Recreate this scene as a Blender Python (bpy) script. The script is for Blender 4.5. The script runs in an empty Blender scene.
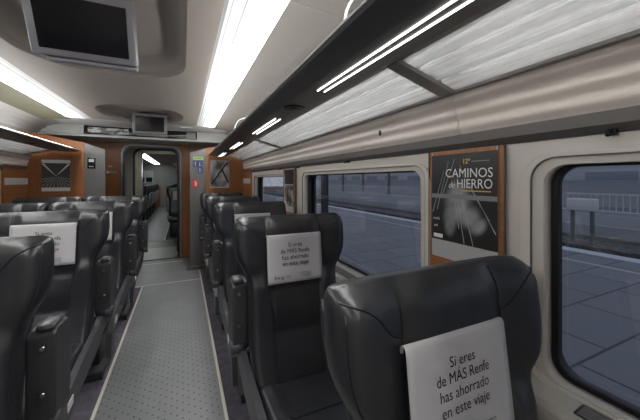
import bpy, bmesh, math, random
from mathutils import Vector, Matrix
random.seed(7)
C = bpy.context.scene.collection
S = bpy.context.scene
PI = math.pi
XC = -0.45                      # centre line of the carriage
def mx(x): return 2*XC - x      # mirror across it

# ---------------------------------------------------------------- materials
def mat(name, col, rough=.5, metal=0, emit=0, spec=.5, ecol=None):
    m = bpy.data.materials.new(name); m.use_nodes = True
    b = m.node_tree.nodes['Principled BSDF']
    b.inputs['Base Color'].default_value = (*col, 1)
    b.inputs['Roughness'].default_value = rough
    b.inputs['Metallic'].default_value = metal
    b.inputs['Specular IOR Level'].default_value = spec
    if emit:
        b.inputs['Emission Color'].default_value = (*(ecol or col), 1)
        b.inputs['Emission Strength'].default_value = emit
    return m
def N(m, t, **kw):
    n = m.node_tree.nodes.new(t)
    for k, v in kw.items(): setattr(n, k, v)
    return n
def L(m, a, b): m.node_tree.links.new(a, b)
def bsdf(m): return m.node_tree.nodes['Principled BSDF']
def coords(m, scale=(1, 1, 1), kind='Object'):
    t = N(m, 'ShaderNodeTexCoord'); p = N(m, 'ShaderNodeMapping')
    p.inputs['Scale'].default_value = scale
    L(m, t.outputs[kind], p.inputs['Vector']); return p.outputs[0]
def noise_bump(m, scale, strength, dist=.002, vs=(1, 1, 1), detail=3):
    n = N(m, 'ShaderNodeTexNoise'); n.inputs['Scale'].default_value = scale; n.inputs['Detail'].default_value = detail
    L(m, coords(m, vs), n.inputs['Vector'])
    b = N(m, 'ShaderNodeBump'); b.inputs['Strength'].default_value = strength; b.inputs['Distance'].default_value = dist
    L(m, n.outputs['Fac'], b.inputs['Height']); L(m, b.outputs[0], bsdf(m).inputs['Normal'])
    return n
def noise_col(m, c1, c2, scale, vs=(1, 1, 1), detail=4, p0=.3, p1=.7):
    n = N(m, 'ShaderNodeTexNoise'); n.inputs['Scale'].default_value = scale; n.inputs['Detail'].default_value = detail
    L(m, coords(m, vs), n.inputs['Vector'])
    r = N(m, 'ShaderNodeValToRGB')
    r.color_ramp.elements[0].position = p0; r.color_ramp.elements[0].color = (*c1, 1)
    r.color_ramp.elements[1].position = p1; r.color_ramp.elements[1].color = (*c2, 1)
    L(m, n.outputs['Fac'], r.inputs[0]); L(m, r.outputs[0], bsdf(m).inputs['Base Color'])
    return r
M = {}
M['leather'] = mat('leather', (.019, .02, .024), .34, spec=.6)
noise_bump(M['leather'], 10, .35, .016, (1, 1, .7), 4)
M['leather_seam'] = mat('leather_seam', (.008, .008, .01), .45)
M['shell'] = mat('shell_plastic', (.035, .035, .04), .45)
M['rail_grey'] = mat('seat_rail', (.045, .045, .052), .4)
M['seat_light'] = mat('seat_metal_pale', (.3, .3, .31), .4, .3)
M['arm'] = mat('armrest_rubber', (.035, .036, .04), .5)
M['steel'] = mat('steel', (.45, .45, .46), .3, 1)
M['dark_metal'] = mat('dark_metal', (.055, .055, .06), .42, .3)
M['paper'] = mat('paper', (.52, .515, .53), .85)
noise_bump(M['paper'], 14, .4, .004)
M['ink'] = mat('ink', (.015, .015, .018), .7)
M['ink_grey'] = mat('ink_grey', (.2, .2, .21), .7)
M['cream'] = mat('cream_laminate', (.75, .68, .63), .42)
noise_col(M['cream'], (.72, .645, .59), (.78, .72, .67), 3, (4, .4, 6))
M['cream_frame'] = mat('cream_frame', (.58, .545, .51), .4)
M['sill'] = mat('sill_cream', (.52, .5, .46), .45)
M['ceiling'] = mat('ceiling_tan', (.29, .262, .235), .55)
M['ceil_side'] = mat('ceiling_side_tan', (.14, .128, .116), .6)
M['recess'] = mat('recess_grey', (.24, .215, .2), .6)
M['ceil_white'] = mat('ceiling_white', (.55, .56, .55), .5)
M['cove'] = mat('cove_white', (.66, .66, .66), .45)
M['rack'] = mat('rack_dark', (.12, .12, .128), .34, .3)
M['rail'] = mat('rail_dark', (.11, .102, .1), .45, .2)
M['bar'] = mat('bar_grey', (.25, .24, .23), .4, .3)
M['trimwhite'] = mat('trim_white', (.55, .55, .55), .4)
M['black'] = mat('black_rubber', (.008, .008, .01), .4)
M['screen'] = mat('screen_black', (.006, .006, .008), .12)
M['tvgrey'] = mat('tv_grey', (.18, .176, .195), .4)
M['brushed'] = mat('brushed_panel', (.15, .147, .145), .36, .5)
noise_bump(M['brushed'], 60, .08, .001, (8, 8, .2))
M['doorgrey'] = mat('door_frame_grey', (.22, .23, .24), .35, .4)
M['white'] = mat('white_print', (.75, .75, .74), .6)
M['gold'] = mat('gold_print', (.65, .42, .08), .6)
M['blue'] = mat('blue_sign', (.02, .05, .16), .5)
M['red'] = mat('red_sign', (.65, .03, .03), .5)
M['green'] = mat('green_sign', (.42, .58, .18), .5)
M['dgreen'] = mat('dark_green_print', (.02, .16, .06), .5)
M['lamp'] = mat('lamp_diffuser', (.9, .9, .9), .4, emit=8, ecol=(1, .985, .96))
M['lamp2'] = mat('lamp_diffuser_soft', (.9, .9, .9), .4, emit=2.8, ecol=(.95, 1, 1))
M['lens'] = mat('lens_striped', (.8, .82, .84), .3, emit=.28, ecol=(.95, 1, 1))
def _lens():
    m = M['lens']; n = N(m, 'ShaderNodeTexNoise'); n.inputs['Scale'].default_value = 45; n.inputs['Detail'].default_value = 1
    L(m, coords(m, (1, .001, 0)), n.inputs['Vector']); r = N(m, 'ShaderNodeValToRGB')
    r.color_ramp.elements[0].position = .40; r.color_ramp.elements[0].color = (.1, .11, .12, 1); r.color_ramp.elements[1].position = .5; r.color_ramp.elements[1].color = (.5, .52, .53, 1)
    L(m, n.outputs['Fac'], r.inputs[0]); L(m, r.outputs[0], bsdf(m).inputs['Base Color']); L(m, r.outputs[0], bsdf(m).inputs['Emission Color'])
_lens()
M['added_uplight'] = mat('added_uplight_glow', (.9, .9, .9), .4, emit=9, ecol=(1, .975, .94))  # glow of the unseen strips added on top of the racks
M['led'] = mat('led', (1, 1, 1), .4, emit=3, ecol=(1, .97, .92))
def wood(name, base, dark, vs):
    m = mat(name, base, .38)
    n = N(m, 'ShaderNodeTexNoise'); n.inputs['Scale'].default_value = 6; n.inputs['Detail'].default_value = 6
    L(m, coords(m, vs), n.inputs['Vector'])
    r = N(m, 'ShaderNodeValToRGB')
    r.color_ramp.elements[0].position = .3; r.color_ramp.elements[0].color = (*dark, 1)
    r.color_ramp.elements[1].position = .65; r.color_ramp.elements[1].color = (*base, 1)
    L(m, n.outputs['Fac'], r.inputs[0]); L(m, r.outputs[0], bsdf(m).inputs['Base Color'])
    return m
M['wood'] = wood('cherry_wood', (.33, .135, .05), (.24, .088, .03), (12, 12, .7))
M['woodh'] = wood('cherry_wood_h', (.33, .135, .05), (.24, .088, .03), (12, .7, 12))
# carpet
M['carpet'] = mat('carpet', (.07, .065, .08), .95, spec=.1)
noise_col(M['carpet'], (.08, .076, .092), (.14, .13, .158), 16)
# studded aisle mat: staggered dark dots
def dots_mat():
    m = mat('aisle_mat', (.2, .205, .215), .42)
    tc = N(m, 'ShaderNodeTexCoord'); sep = N(m, 'ShaderNodeSeparateXYZ'); L(m, tc.outputs['Object'], sep.inputs[0])
    def mth(op, a, b=None):
        n = N(m, 'ShaderNodeMath', operation=op)
        for i, q in enumerate((a, b)):
            if q is None: continue
            if isinstance(q, (int, float)): n.inputs[i].default_value = q
            else: L(m, q, n.inputs[i])
        return n.outputs[0]
    px, py = .066, .066
    def grid(ox, oy):
        x = mth('SUBTRACT', mth('MODULO', mth('ADD', sep.outputs[0], 50*px+ox), px), px/2)
        y = mth('SUBTRACT', mth('MODULO', mth('ADD', sep.outputs[1], 50*py+oy), py), py/2)
        d = mth('SQRT', mth('ADD', mth('MULTIPLY', x, x), mth('MULTIPLY', y, y)))
        return mth('LESS_THAN', d, .0055)
    f = mth('MAXIMUM', grid(0, 0), grid(px/2, py/2))
    n = N(m, 'ShaderNodeTexNoise'); n.inputs['Scale'].default_value = 5; L(m, tc.outputs['Object'], n.inputs['Vector'])
    r = N(m, 'ShaderNodeValToRGB'); r.color_ramp.elements[0].color = (.165, .17, .18, 1); r.color_ramp.elements[1].color = (.235, .24, .25, 1)
    L(m, n.outputs['Fac'], r.inputs[0])
    mix = N(m, 'ShaderNodeMix', data_type='RGBA'); L(m, f, mix.inputs[0]); L(m, r.outputs[0], mix.inputs[6]); mix.inputs[7].default_value = (.035, .035, .045, 1)
    L(m, mix.outputs[2], bsdf(m).inputs['Base Color'])
    return m
M['mat'] = dots_mat()
M['line'] = mat('floor_line', (.62, .6, .54), .6)
M['plate'] = mat('threshold_plate', (.24, .235, .21), .4, .3)
# glass
def glass(name, tint, ior=1.5):
    m = bpy.data.materials.new(name); m.use_nodes = True; nt = m.node_tree; nt.nodes.clear()
    o = nt.nodes.new('ShaderNodeOutputMaterial'); mi = nt.nodes.new('ShaderNodeMixShader')
    t = nt.nodes.new('ShaderNodeBsdfTransparent'); t.inputs[0].default_value = (*tint, 1)
    g = nt.nodes.new('ShaderNodeBsdfGlossy'); g.inputs['Roughness'].default_value = .02
    f = nt.nodes.new('ShaderNodeFresnel'); f.inputs['IOR'].default_value = ior
    ge = nt.nodes.new('ShaderNodeNewGeometry'); su = nt.nodes.new('ShaderNodeMath'); su.operation = 'SUBTRACT'; su.inputs[0].default_value = 1
    mu = nt.nodes.new('ShaderNodeMath'); mu.operation = 'MULTIPLY'; nt.links.new(ge.outputs['Backfacing'], su.inputs[1])
    nt.links.new(su.outputs[0], mu.inputs[0]); nt.links.new(f.outputs[0], mu.inputs[1])
    nt.links.new(mu.outputs[0], mi.inputs[0]); nt.links.new(t.outputs[0], mi.inputs[1]); nt.links.new(g.outputs[0], mi.inputs[2])
    nt.links.new(mi.outputs[0], o.inputs[0]); return m
M['glass'] = glass('window_glass', (.78, .80, .84), 1.85)
M['clear'] = glass('clear_glass', (.9, .92, .92), 1.35)
def shelf_glass():
    m = bpy.data.materials.new('shelf_glass'); m.use_nodes = True; nt = m.node_tree; nt.nodes.clear()
    o = nt.nodes.new('ShaderNodeOutputMaterial')
    tc = nt.nodes.new('ShaderNodeTexCoord'); mp = nt.nodes.new('ShaderNodeMapping'); mp.inputs['Scale'].default_value = (1, .0015, 0)
    nt.links.new(tc.outputs['Object'], mp.inputs[0])
    n = nt.nodes.new('ShaderNodeTexNoise'); n.inputs['Scale'].default_value = 40; n.inputs['Detail'].default_value = 2
    nt.links.new(mp.outputs[0], n.inputs['Vector'])
    r = nt.nodes.new('ShaderNodeValToRGB'); r.color_ramp.elements[0].position = .4; r.color_ramp.elements[1].position = .55
    r.color_ramp.elements[0].color = (.25, .25, .25, 1); r.color_ramp.elements[1].color = (.8, .8, .8, 1)
    nt.links.new(n.outputs['Fac'], r.inputs[0])
    t = nt.nodes.new('ShaderNodeBsdfTransparent'); t.inputs[0].default_value = (.86, .88, .88, 1)
    tr = nt.nodes.new('ShaderNodeBsdfTranslucent'); tr.inputs[0].default_value = (.85, .85, .86, 1)
    di = nt.nodes.new('ShaderNodeBsdfDiffuse'); di.inputs[0].default_value = (.82, .82, .83, 1)
    a = nt.nodes.new('ShaderNodeMixShader'); a.inputs[0].default_value = .5
    nt.links.new(tr.outputs[0], a.inputs[1]); nt.links.new(di.outputs[0], a.inputs[2])
    b = nt.nodes.new('ShaderNodeMixShader'); nt.links.new(r.outputs[0], b.inputs[0])
    nt.links.new(t.outputs[0], b.inputs[1]); nt.links.new(a.outputs[0], b.inputs[2])
    g = nt.nodes.new('ShaderNodeBsdfGlossy'); g.inputs['Roughness'].default_value = .06
    f = nt.nodes.new('ShaderNodeFresnel'); f.inputs['IOR'].default_value = 1.4
    ge = nt.nodes.new('ShaderNodeNewGeometry'); su = nt.nodes.new('ShaderNodeMath'); su.operation = 'SUBTRACT'; su.inputs[0].default_value = 1
    mu = nt.nodes.new('ShaderNodeMath'); mu.operation = 'MULTIPLY'; nt.links.new(ge.outputs['Backfacing'], su.inputs[1])
    nt.links.new(su.outputs[0], mu.inputs[0]); nt.links.new(f.outputs[0], mu.inputs[1])
    c = nt.nodes.new('ShaderNodeMixShader'); nt.links.new(mu.outputs[0], c.inputs[0])
    nt.links.new(b.outputs[0], c.inputs[1]); nt.links.new(g.outputs[0], c.inputs[2])
    nt.links.new(c.outputs[0], o.inputs[0]); return m
M['shelf'] = shelf_glass()

# ---------------------------------------------------------------- mesh helpers
def link(name, me, m=None, parent=None, smooth=False):
    o = bpy.data.objects.new(name, me); C.objects.link(o)
    if m is not None and not me.materials: me.materials.append(m)
    if parent is not None: o.parent = parent
    if smooth:
        for p in me.polygons: p.use_smooth = True
    return o
class MB:
    def __init__(s): s.v = []; s.f = []; s.sm = []
    def add(s, vs, fs, sm=False):
        k = len(s.v); s.v += [tuple(v) for v in vs]; s.f += [tuple(i+k for i in f) for f in fs]; s.sm += [sm]*len(fs); return s
    def box(s, x0, x1, y0, y1, z0, z1, bev=0, mtx=None, seg=2):
        bm = bmesh.new(); bmesh.ops.create_cube(bm, size=1)
        for v in bm.verts:
            v.co = Vector(((x0+x1)/2+v.co.x*(x1-x0), (y0+y1)/2+v.co.y*(y1-y0), (z0+z1)/2+v.co.z*(z1-z0)))
        if bev: bmesh.ops.bevel(bm, geom=bm.edges[:], offset=bev, segments=seg, affect='EDGES', profile=.5)
        if mtx is not None: bmesh.ops.transform(bm, matrix=mtx, verts=bm.verts[:])
        bm.verts.index_update()
        s.add([v.co for v in bm.verts], [[v.index for v in f.verts] for f in bm.faces], bool(bev)); bm.free(); return s
    def prism(s, pts, axis, a0, a1, sm=False):   # polygon pts extruded along axis
        def pt(p, a):
            return {'y': (p[0], a, p[1]), 'x': (a, p[0], p[1]), 'z': (p[0], p[1], a)}[axis]
        n = len(pts); vs = [pt(p, a0) for p in pts]+[pt(p, a1) for p in pts]
        fs = [[i, (i+1) % n, n+(i+1) % n, n+i] for i in range(n)]
        s.add(vs, fs, sm); s.add(vs, [list(range(n))[::-1], list(range(n, 2*n))]); return s
    def strip(s, prof, axis, a0, a1, th=0.008, sm=True):   # open profile given thickness th (outward = left of travel)
        n = len(prof); off = []
        for i, p in enumerate(prof):
            a = prof[max(i-1, 0)]; b = prof[min(i+1, n-1)]
            d = Vector((b[0]-a[0], b[1]-a[1])).normalized(); off.append((p[0]-d.y*th, p[1]+d.x*th))
        return s.prism(list(prof)+off[::-1], axis, a0, a1, sm)
    def tube(s, pts, r, seg=8, cap=True):
        P = [Vector(p) for p in pts]; rings = []; up = Vector((0, 0, 1))
        for i, p in enumerate(P):
            d = (P[min(i+1, len(P)-1)]-P[max(i-1, 0)]).normalized()
            a = d.cross(up)
            if a.length < .05: a = d.cross(Vector((1, 0, 0)))
            a.normalize(); b = d.cross(a)
            rr = r[i] if isinstance(r, (list, tuple)) else r
            rings.append([p+a*math.cos(2*PI*k/seg)*rr+b*math.sin(2*PI*k/seg)*rr for k in range(seg)])
        vs = [q for R in rings for q in R]; n = len(rings)
        fs = [[i*seg+k, i*seg+(k+1) % seg, (i+1)*seg+(k+1) % seg, (i+1)*seg+k] for i in range(n-1) for k in range(seg)]
        s.add(vs, fs, True)
        if cap: s.add(vs, [list(range(seg))[::-1], list(range((n-1)*seg, n*seg))])
        return s
    def loft(s, rings, cap=True, sm=True):
        n = len(rings); seg = len(rings[0]); vs = [q for R in rings for q in R]
        fs = [[i*seg+k, i*seg+(k+1) % seg, (i+1)*seg+(k+1) % seg, (i+1)*seg+k] for i in range(n-1) for k in range(seg)]
        if cap: fs += [list(range(seg))[::-1], list(range((n-1)*seg, n*seg))]
        return s.add(vs, fs, sm)
    def build(s, name, m, parent=None):
        me = bpy.data.meshes.new(name); me.from_pydata(s.v, [], s.f)
        for p, q in zip(me.polygons, s.sm): p.use_smooth = q
        bm = bmesh.new(); bm.from_mesh(me); bmesh.ops.remove_doubles(bm, verts=bm.verts[:], dist=1e-6)
        bmesh.ops.recalc_face_normals(bm, faces=bm.faces[:]); bm.to_mesh(me); bm.free()
        return link(name, me, m, parent)
def struct(o): o['kind'] = 'structure'; return o
def tag(o, label, cat, group=None):
    o['label'] = label; o['category'] = cat
    if group: o['group'] = group
    return o
def thing(name, label, cat, loc=(0, 0, 0), group=None):
    o = bpy.data.objects.new(name, None); C.objects.link(o); o.location = loc; o.empty_display_size = .1
    return tag(o, label, cat, group)
def rrect(x0, x1, y0, y1, r, seg=8):
    out = []
    for cx, cy, a in ((x1-r, y1-r, 0), (x0+r, y1-r, 90), (x0+r, y0+r, 180), (x1-r, y0+r, 270)):
        for k in range(seg+1):
            t = math.radians(a+90*k/seg); out.append((cx+r*math.cos(t), cy+r*math.sin(t)))
    return out
def plate(name, outer, holes, depth, fn, m, parent=None, bevel=0):
    """filled 2D outline with holes, extruded; fn maps (u, v, w) to a point"""
    cu = bpy.data.curves.new(name, 'CURVE'); cu.dimensions = '2D'; cu.fill_mode = 'BOTH'
    for pts in [outer]+holes:
        sp = cu.splines.new('POLY'); sp.points.add(len(pts)-1)
        for p, q in zip(sp.points, pts): p.co = (q[0], q[1], 0, 1)
        sp.use_cyclic_u = True
    cu.extrude = depth/2; cu.bevel_depth = bevel; cu.bevel_resolution = 1
    t = bpy.data.objects.new('tmp', cu); C.objects.link(t)
    dg = bpy.context.evaluated_depsgraph_get(); dg.update()
    me = bpy.data.meshes.new_from_object(t.evaluated_get(dg)); bpy.data.objects.remove(t); bpy.data.curves.remove(cu)
    for v in me.vertices: v.co = fn(*v.co)
    bm = bmesh.new(); bm.from_mesh(me); bmesh.ops.remove_doubles(bm, verts=bm.verts[:], dist=1e-6)
    bmesh.ops.recalc_face_normals(bm, faces=bm.faces[:]); bm.to_mesh(me); bm.free()
    me.materials.clear(); me.materials.append(m); me.name = name
    return link(name, me, None, parent)
def text_mesh(lines, fn, m, name, parent, align='CENTER', bold=0.0):
    """lines: (string, x, y, size[, stretch]); fn maps (x, y, 0) to a point"""
    allv = []; allf = []
    for ln in lines:
        st, x, y, size = ln[:4]; sx = ln[4] if len(ln) > 4 else 1; sh = ln[5] if len(ln) > 5 else 0
        cu = bpy.data.curves.new('t', 'FONT'); cu.body = st; cu.size = size; cu.align_x = align; cu.offset = bold*size; cu.shear = sh
        cu.resolution_u = 3
        t = bpy.data.objects.new('tmp', cu); C.objects.link(t)
        dg = bpy.context.evaluated_depsgraph_get(); dg.update()
        me = bpy.data.meshes.new_from_object(t.evaluated_get(dg)); bpy.data.objects.remove(t); bpy.data.curves.remove(cu)
        k = len(allv); allv += [fn(v.co.x*sx+x, v.co.y+y) for v in me.vertices]; allf += [[i+k for i in p.vertices] for p in me.polygons]
        bpy.data.meshes.remove(me)
    me = bpy.data.meshes.new(name); me.from_pydata(allv, [], allf)
    return link(name, me, m, parent)
def lerp_tab(tab, z):
    if z <= tab[0][0]: return tab[0][1]
    for (a, b), (c, d) in zip(tab, tab[1:]):
        if z <= c:
            t = (z-a)/(c-a); return b+(d-b)*t
    return tab[-1][1]
def sstep(a, b, x):
    t = min(1, max(0, (x-a)/(b-a))); return t*t*(3-2*t)

# ---------------------------------------------------------------- SEAT
HW = [(.38, .225), (.45, .236), (.6, .242), (.75, .240), (.84, .238), (.895, .240), (.93, .249), (.96, .264), (1.0, .286), (1.04, .299), (1.09, .304), (1.15, .303), (1.18, .301), (1.195, .297), (1.204, .289), (1.212, .268)]
TH = [(.38, .07), (.5, .1), (.9, .11), (1.1, .115), (1.16, .11), (1.18, .1), (1.195, .075), (1.206, .045), (1.212, .008)]
YT0 = [(.36, -.205), (.43, -.165), (.52, -.115), (.66, -.062), (.78, -.042), (.9, -.030), (1.0, -.018), (1.15, 0), (1.23, .008)]
YT = [(z/100, sum(lerp_tab(YT0, z/100+d/100) for d in range(-5, 6))/11) for z in range(36, 124)]
def yf(z):
    y = lerp_tab(YT, z)
    if z > 1.14: y += (z-1.14)**2*3.0
    return y
def front(x, z):
    """front face of the backrest, relative to the headrest plane"""
    hw = lerp_tab(HW, z); u = abs(x)/hw
    y = yf(z) + max(0, z-1.16)*.25
    k = 1-.7*sstep(1.185, 1.214, z)
    bol = sstep(.12+.03*sstep(.7, .95, z), .14+.03*sstep(.7, .95, z), abs(x))*(1-sstep(.86, .95, z))*.028          # step at the centre panel low down
    wing = sstep(.14, .26, abs(x))*sstep(.86, 1.0, z)*.03*k             # wings of the headrest lean forward
    pillow = .014*math.exp(-((z-.74)/.08)**2)+.014*math.exp(-((z-.54)/.08)**2)
    cen = pillow*(1-sstep(.1, .15, abs(x)))
    neck = .012*(1-sstep(.1, .16, abs(x)))*sstep(.86, .93, z)*k
    dip = .006*(math.exp(-((z-.65)/.008)**2)+math.exp(-((z-.845)/.008)**2))*(1-sstep(.14, .15, abs(x)))
    y -= bol+wing+cen+neck-dip
    e = max(0, (u-.86)/.14)
    y += (1-math.sqrt(max(0, 1-min(1, e)**2)))*lerp_tab(TH, z)*.5
    return y
def back_mesh():
    zs = [.38+.83*i/56 for i in range(52)]+[1.155, 1.165, 1.175, 1.183, 1.19, 1.195, 1.199, 1.203, 1.206, 1.208, 1.21, 1.212]
    zs = sorted(set(round(z, 4) for z in zs if z <= 1.22))
    us = [-1, -.985, -.95, -.9, -.85]+[-.8+1.6*i/40 for i in range(41)]+[.85, .9, .95, .985, 1]
    rings = []
    for z in zs:
        hw = lerp_tab(HW, z); th = lerp_tab(TH, z); R = []
        for u in us: R.append((u*hw, front(u*hw, z), z))
        for u in us[::-1][1:-1]:
            e = max(0, (abs(u)-.75)/.25)
            yb = yf(z)+max(0, z-1.16)*.25+th-(1-math.sqrt(max(0, 1-e*e)))*th*.7
            R.append((u*hw, max(yb, front(u*hw, z)+.001), z))
        rings.append(R)
    return MB().loft(rings)
def surf_path(pts, n=14, off=.0012):
    out = []
    for (a, b) in zip(pts, pts[1:]):
        for k in range(n):
            t = k/n; x = a[0]+(b[0]-a[0])*t; z = a[1]+(b[1]-a[1])*t; out.append((x, front(x, z)-off, z))
    x, z = pts[-1]; out.append((x, front(x, z)-off, z)); return out
def bez(p0, p1, p2, n=8):
    return [((1-t)**2*p0[0]+2*t*(1-t)*p1[0]+t*t*p2[0], (1-t)**2*p0[1]+2*t*(1-t)*p1[1]+t*t*p2[1]) for t in [i/n for i in range(n+1)]]
COVER_TOP, COVER_BOT, COVER_W = 1.118, .878, .149
def cover_y(z): return yf(z)-.019
_cache = {}
def mesh_once(key, maker, m):
    if key not in _cache:
        o = maker(); _cache[key] = o
        return o
    return None
def inst(key, name, maker, parent):
    """first call builds the part, later calls copy it (shared mesh)"""
    if key not in _cache:
        o = maker(); _cache[key] = o
    else:
        o = _cache[key].copy(); C.objects.link(o)
    o.name = name; o.parent = parent; return o
def cushion_mesh():
    rings = []
    for i in range(25):
        t = i/24; y = -.74+.55*t
        top = .478+.012*math.sin(PI*min(1, t*1.2))-.10*max(0, (.1-t)/.1)**2
        bot = .385
        hw = .236-.03*max(0, (.08-t)/.08)**2
        R = []
        for k in range(48):
            a = 2*PI*k/48; cx = math.cos(a); sz = math.sin(a)
            x = hw*math.copysign(abs(cx)**.35, cx); z = (top+bot)/2+(top-bot)/2*math.copysign(abs(sz)**.35, sz)
            if sz > .3: z += .016*sstep(.14, .17, abs(x))*(1-sstep(.21, .236, abs(x)))
            R.append((x, y, z))
        rings.append(R)
    return MB().loft(rings)
def make_seat(name, label, X, Y, side, cover=True, group=None):
    """side = +1: aisle on the +x side of the seat (left-hand rows), -1: aisle on the -x side, 0: window seat"""
    r = thing(name, label, 'seat', (X, Y-.42, 0), group)
    off = Vector((0, .42, 0))
    def sh(o): o.location = off; return o
    sh(inst('back', 'backrest', lambda: back_mesh().build('backrest', M['leather']), r))
    def pip():
        b = MB()
        for s in (-1, 1):
            b.tube(surf_path([(s*.152, 1.2), (s*.152, .98), (s*.122, .72), (s*.122, .42)], 24, .0005), .0028, 6)
            pts = bez((s*.292, 1.188), (s*.235, 1.18), (s*.205, 1.135), 6)[:-1]+bez((s*.205, 1.135), (s*.18, 1.1), (s*.152, 1.098), 4)
            b.tube(surf_path(pts, 3, .0005), .0022, 6)
            b.tube([(s*lerp_tab(HW, z)*.955, front(s*lerp_tab(HW, z)*.955, z)-.0005, z) for z in [.42+.75*i/40 for i in range(41)]], .0022, 6)
        b.tube(surf_path([(-.135, .845), (.135, .845)], 12, -.001), .0026, 6)
        b.tube(surf_path([(-.122, .65), (.122, .65)], 12, -.001), .0026, 6)
        return b.build('piping', M['leather_seam'])
    sh(inst('pip', 'piping', pip, r))
    def shell():
        rings = []
        for z in [.36, .45, .6, .8, .95, 1.05, 1.12, 1.15]:
            hw = lerp_tab(HW, z)*.93; y0 = yf(z)+lerp_tab(TH, z)*.72; R = []
            for k in range(20):
                a = 2*PI*k/20; R.append((hw*math.copysign(abs(math.cos(a))**.5, math.cos(a)), y0+.028+.03*math.copysign(abs(math.sin(a))**.6, math.sin(a)), z))
            rings.append(R)
        return MB().loft(rings).build('back_shell', M['shell'])
    sh(inst('shell', 'back_shell', shell, r))
    sh(inst('cush', 'seat_cushion', lambda: cushion_mesh().build('seat_cushion', M['leather']), r))
    def cp():
        b = MB()
        for y in (-.42, -.58): b.tube([(x, y, .491 if abs(x) < .15 else .5) for x in (-.2, -.16, -.14, 0, .14, .16, .2)], .0024, 6)
        return b.build('cushion_seam', M['leather_seam'])
    sh(inst('cseam', 'cushion_seam', cp, r))
    def ped():
        b = MB()
        b.box(-.2, .2, -.62, -.22, .02, .06, .008).box(-.16, -.11, -.52, -.3, .05, .36, .01).box(.11, .16, -.52, -.3, .05, .36, .01)
        b.box(-.22, .22, -.68, -.16, .335, .39, .012)
        b.box(-.2, .2, -.62, -.22, .0, .022)
        return b.build('pedestal', M['shell'])
    sh(inst('ped', 'pedestal', ped, r))
    for s in (-1, 1):
        def rail():
            prof = [(.09, .60), (.13, .58), (.11, .50), (-.05, .44), (-.25, .42), (-.5, .40), (-.62, .36), (-.70, .25), (-.735, .25), (-.70, .40), (-.58, .50), (-.35, .535), (-.1, .56), (.03, .585)]; prof = [(y, z-.05) for y, z in prof]
            return MB().prism(prof, 'x', s*.238, s*.268).build('side_rail', M['rail_grey'])
        ra = sh(inst('rail%d' % s, 'side_rail', rail, r))
        if s == side:
            p = inst('plate%d' % s, 'number_plate', lambda: MB().box(min(s*.268, s*.2705), max(s*.268, s*.2705), -.60, -.53, .37, .41).build('number_plate', M['white']), ra)
    if side:
        s = side
        def arm():
            b = MB(); prof = [(.045, .60), (.05, .57), (.09, .55), (.15, .57), (.165, .64), (.16, .86), (.14, .90), (.07, .905), (.05, .89)]
            b.prism([(y+.04*(y > .1), z-.03) for y, z in prof], 'x', s*.222, s*.305)
            o = b.build('armrest', M['arm'])
            md = o.modifiers.new('b', 'BEVEL'); md.width = .008; md.segments = 2; return o
        a = sh(inst('arm%d' % s, 'armrest', arm, r))
        def cap(): 
            return MB().box(min(s*.246, s*.3), max(s*.246, s*.3), .055, .15, .868, .892, .01).build('armrest_cap', M['rail_grey'])
        inst('acap%d' % s, 'armrest_cap', cap, a)
        for i, z in enumerate((.66, .82)):
            inst('bolt%d%d' % (s, i), 'bolt', lambda: MB().tube([(s*.272, .05, z), (s*.272, .036, z)], [.009, .007], 10).build('bolt', M['steel']), a)
        sh(inst('hinge%d' % s, 'hinge', lambda: MB().tube([(s*.235, .07, .545), (s*.315, .07, .545)], .034, 16).build('hinge', M['rail_grey']), r))
    if cover:
        def cov():
            b = MB(); zz = [COVER_BOT+(COVER_TOP-.008-COVER_BOT)*i/12 for i in range(13)]; n = 16
            prof = [(cover_y(z), z) for z in zz]
            y0 = cover_y(COVER_TOP-.008)
            prof += [(y0+.003, COVER_TOP-.002), (y0+.008, COVER_TOP+.001), (y0+.014, COVER_TOP-.001), (y0+.018, COVER_TOP-.007), (y0+.0185, COVER_TOP-.02)]
            vs = []; fs = []
            for i, (y, z) in enumerate(prof):
                for k in range(n+1):
                    x = -COVER_W+2*COVER_W*k/n
                    vs.append((x, y, z))
            m_ = len(prof)
            fs = [[i*(n+1)+k, i*(n+1)+k+1, (i+1)*(n+1)+k+1, (i+1)*(n+1)+k] for i in range(m_-1) for k in range(n)]
            b.add(vs, fs, True); o = b.build('headrest_cover', M['paper'])
            md = o.modifiers.new('s', 'SOLIDIFY'); md.thickness = .0012; md.offset = -1
            return o
        c = sh(inst('cov', 'headrest_cover', cov, r))
        fn = lambda x, z: (x, cover_y(z)-.0022, z)
        def txt():
            sz = .0315
            return text_mesh([('Si eres', 0, 1.055, sz, .92), ('de MÁS Renfe', 0, 1.024, sz, .88), ('has ahorrado', 0, .993, sz, .88), ('en este viaje', 0, .962, sz, .92)], fn, M['ink'], 'printed_text', None)
        inst('txt', 'printed_text', txt, c)
        for q_ in ((.02, .085, .921, .0028), (.035, .085, .914, .0028), (.02, .085, .907, .0028), (.045, .085, .900, .0028), (-.115, -.105, .908, .018), (-.1, -.085, .906, .010), (-.08, -.066, .904, .014), (-.058, -.028, .912, .003), (-.058, -.028, .905, .003)):
            def fine(q_=q_):
                x0, x1, z, h = q_; b = MB(); b.add([fn(x0, z-h/2), fn(x1, z-h/2), fn(x1, z+h/2), fn(x0, z+h/2)], [[0, 1, 2, 3]])
                return b.build('fine_print', M['ink_grey'])
            inst('fine%s' % (q_,), 'fine_print', fine, c)
    return r
XR, XL, XL2 = .53, -.71, -1.32
near = make_seat('train_seat', 'nearest black leather seat at the right, white printed cover in the foreground', XR+.03, .484, -1)
near.scale = (1, 1, .982)
for ch in near.children:      # its cover hangs a little lower, its armrest is folded down a little
    if ch.name.startswith('headrest_cover'): ch.location = (-.014, .414, -.03)
    if ch.name.startswith('armrest'): ch.location.z = -.09
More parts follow.
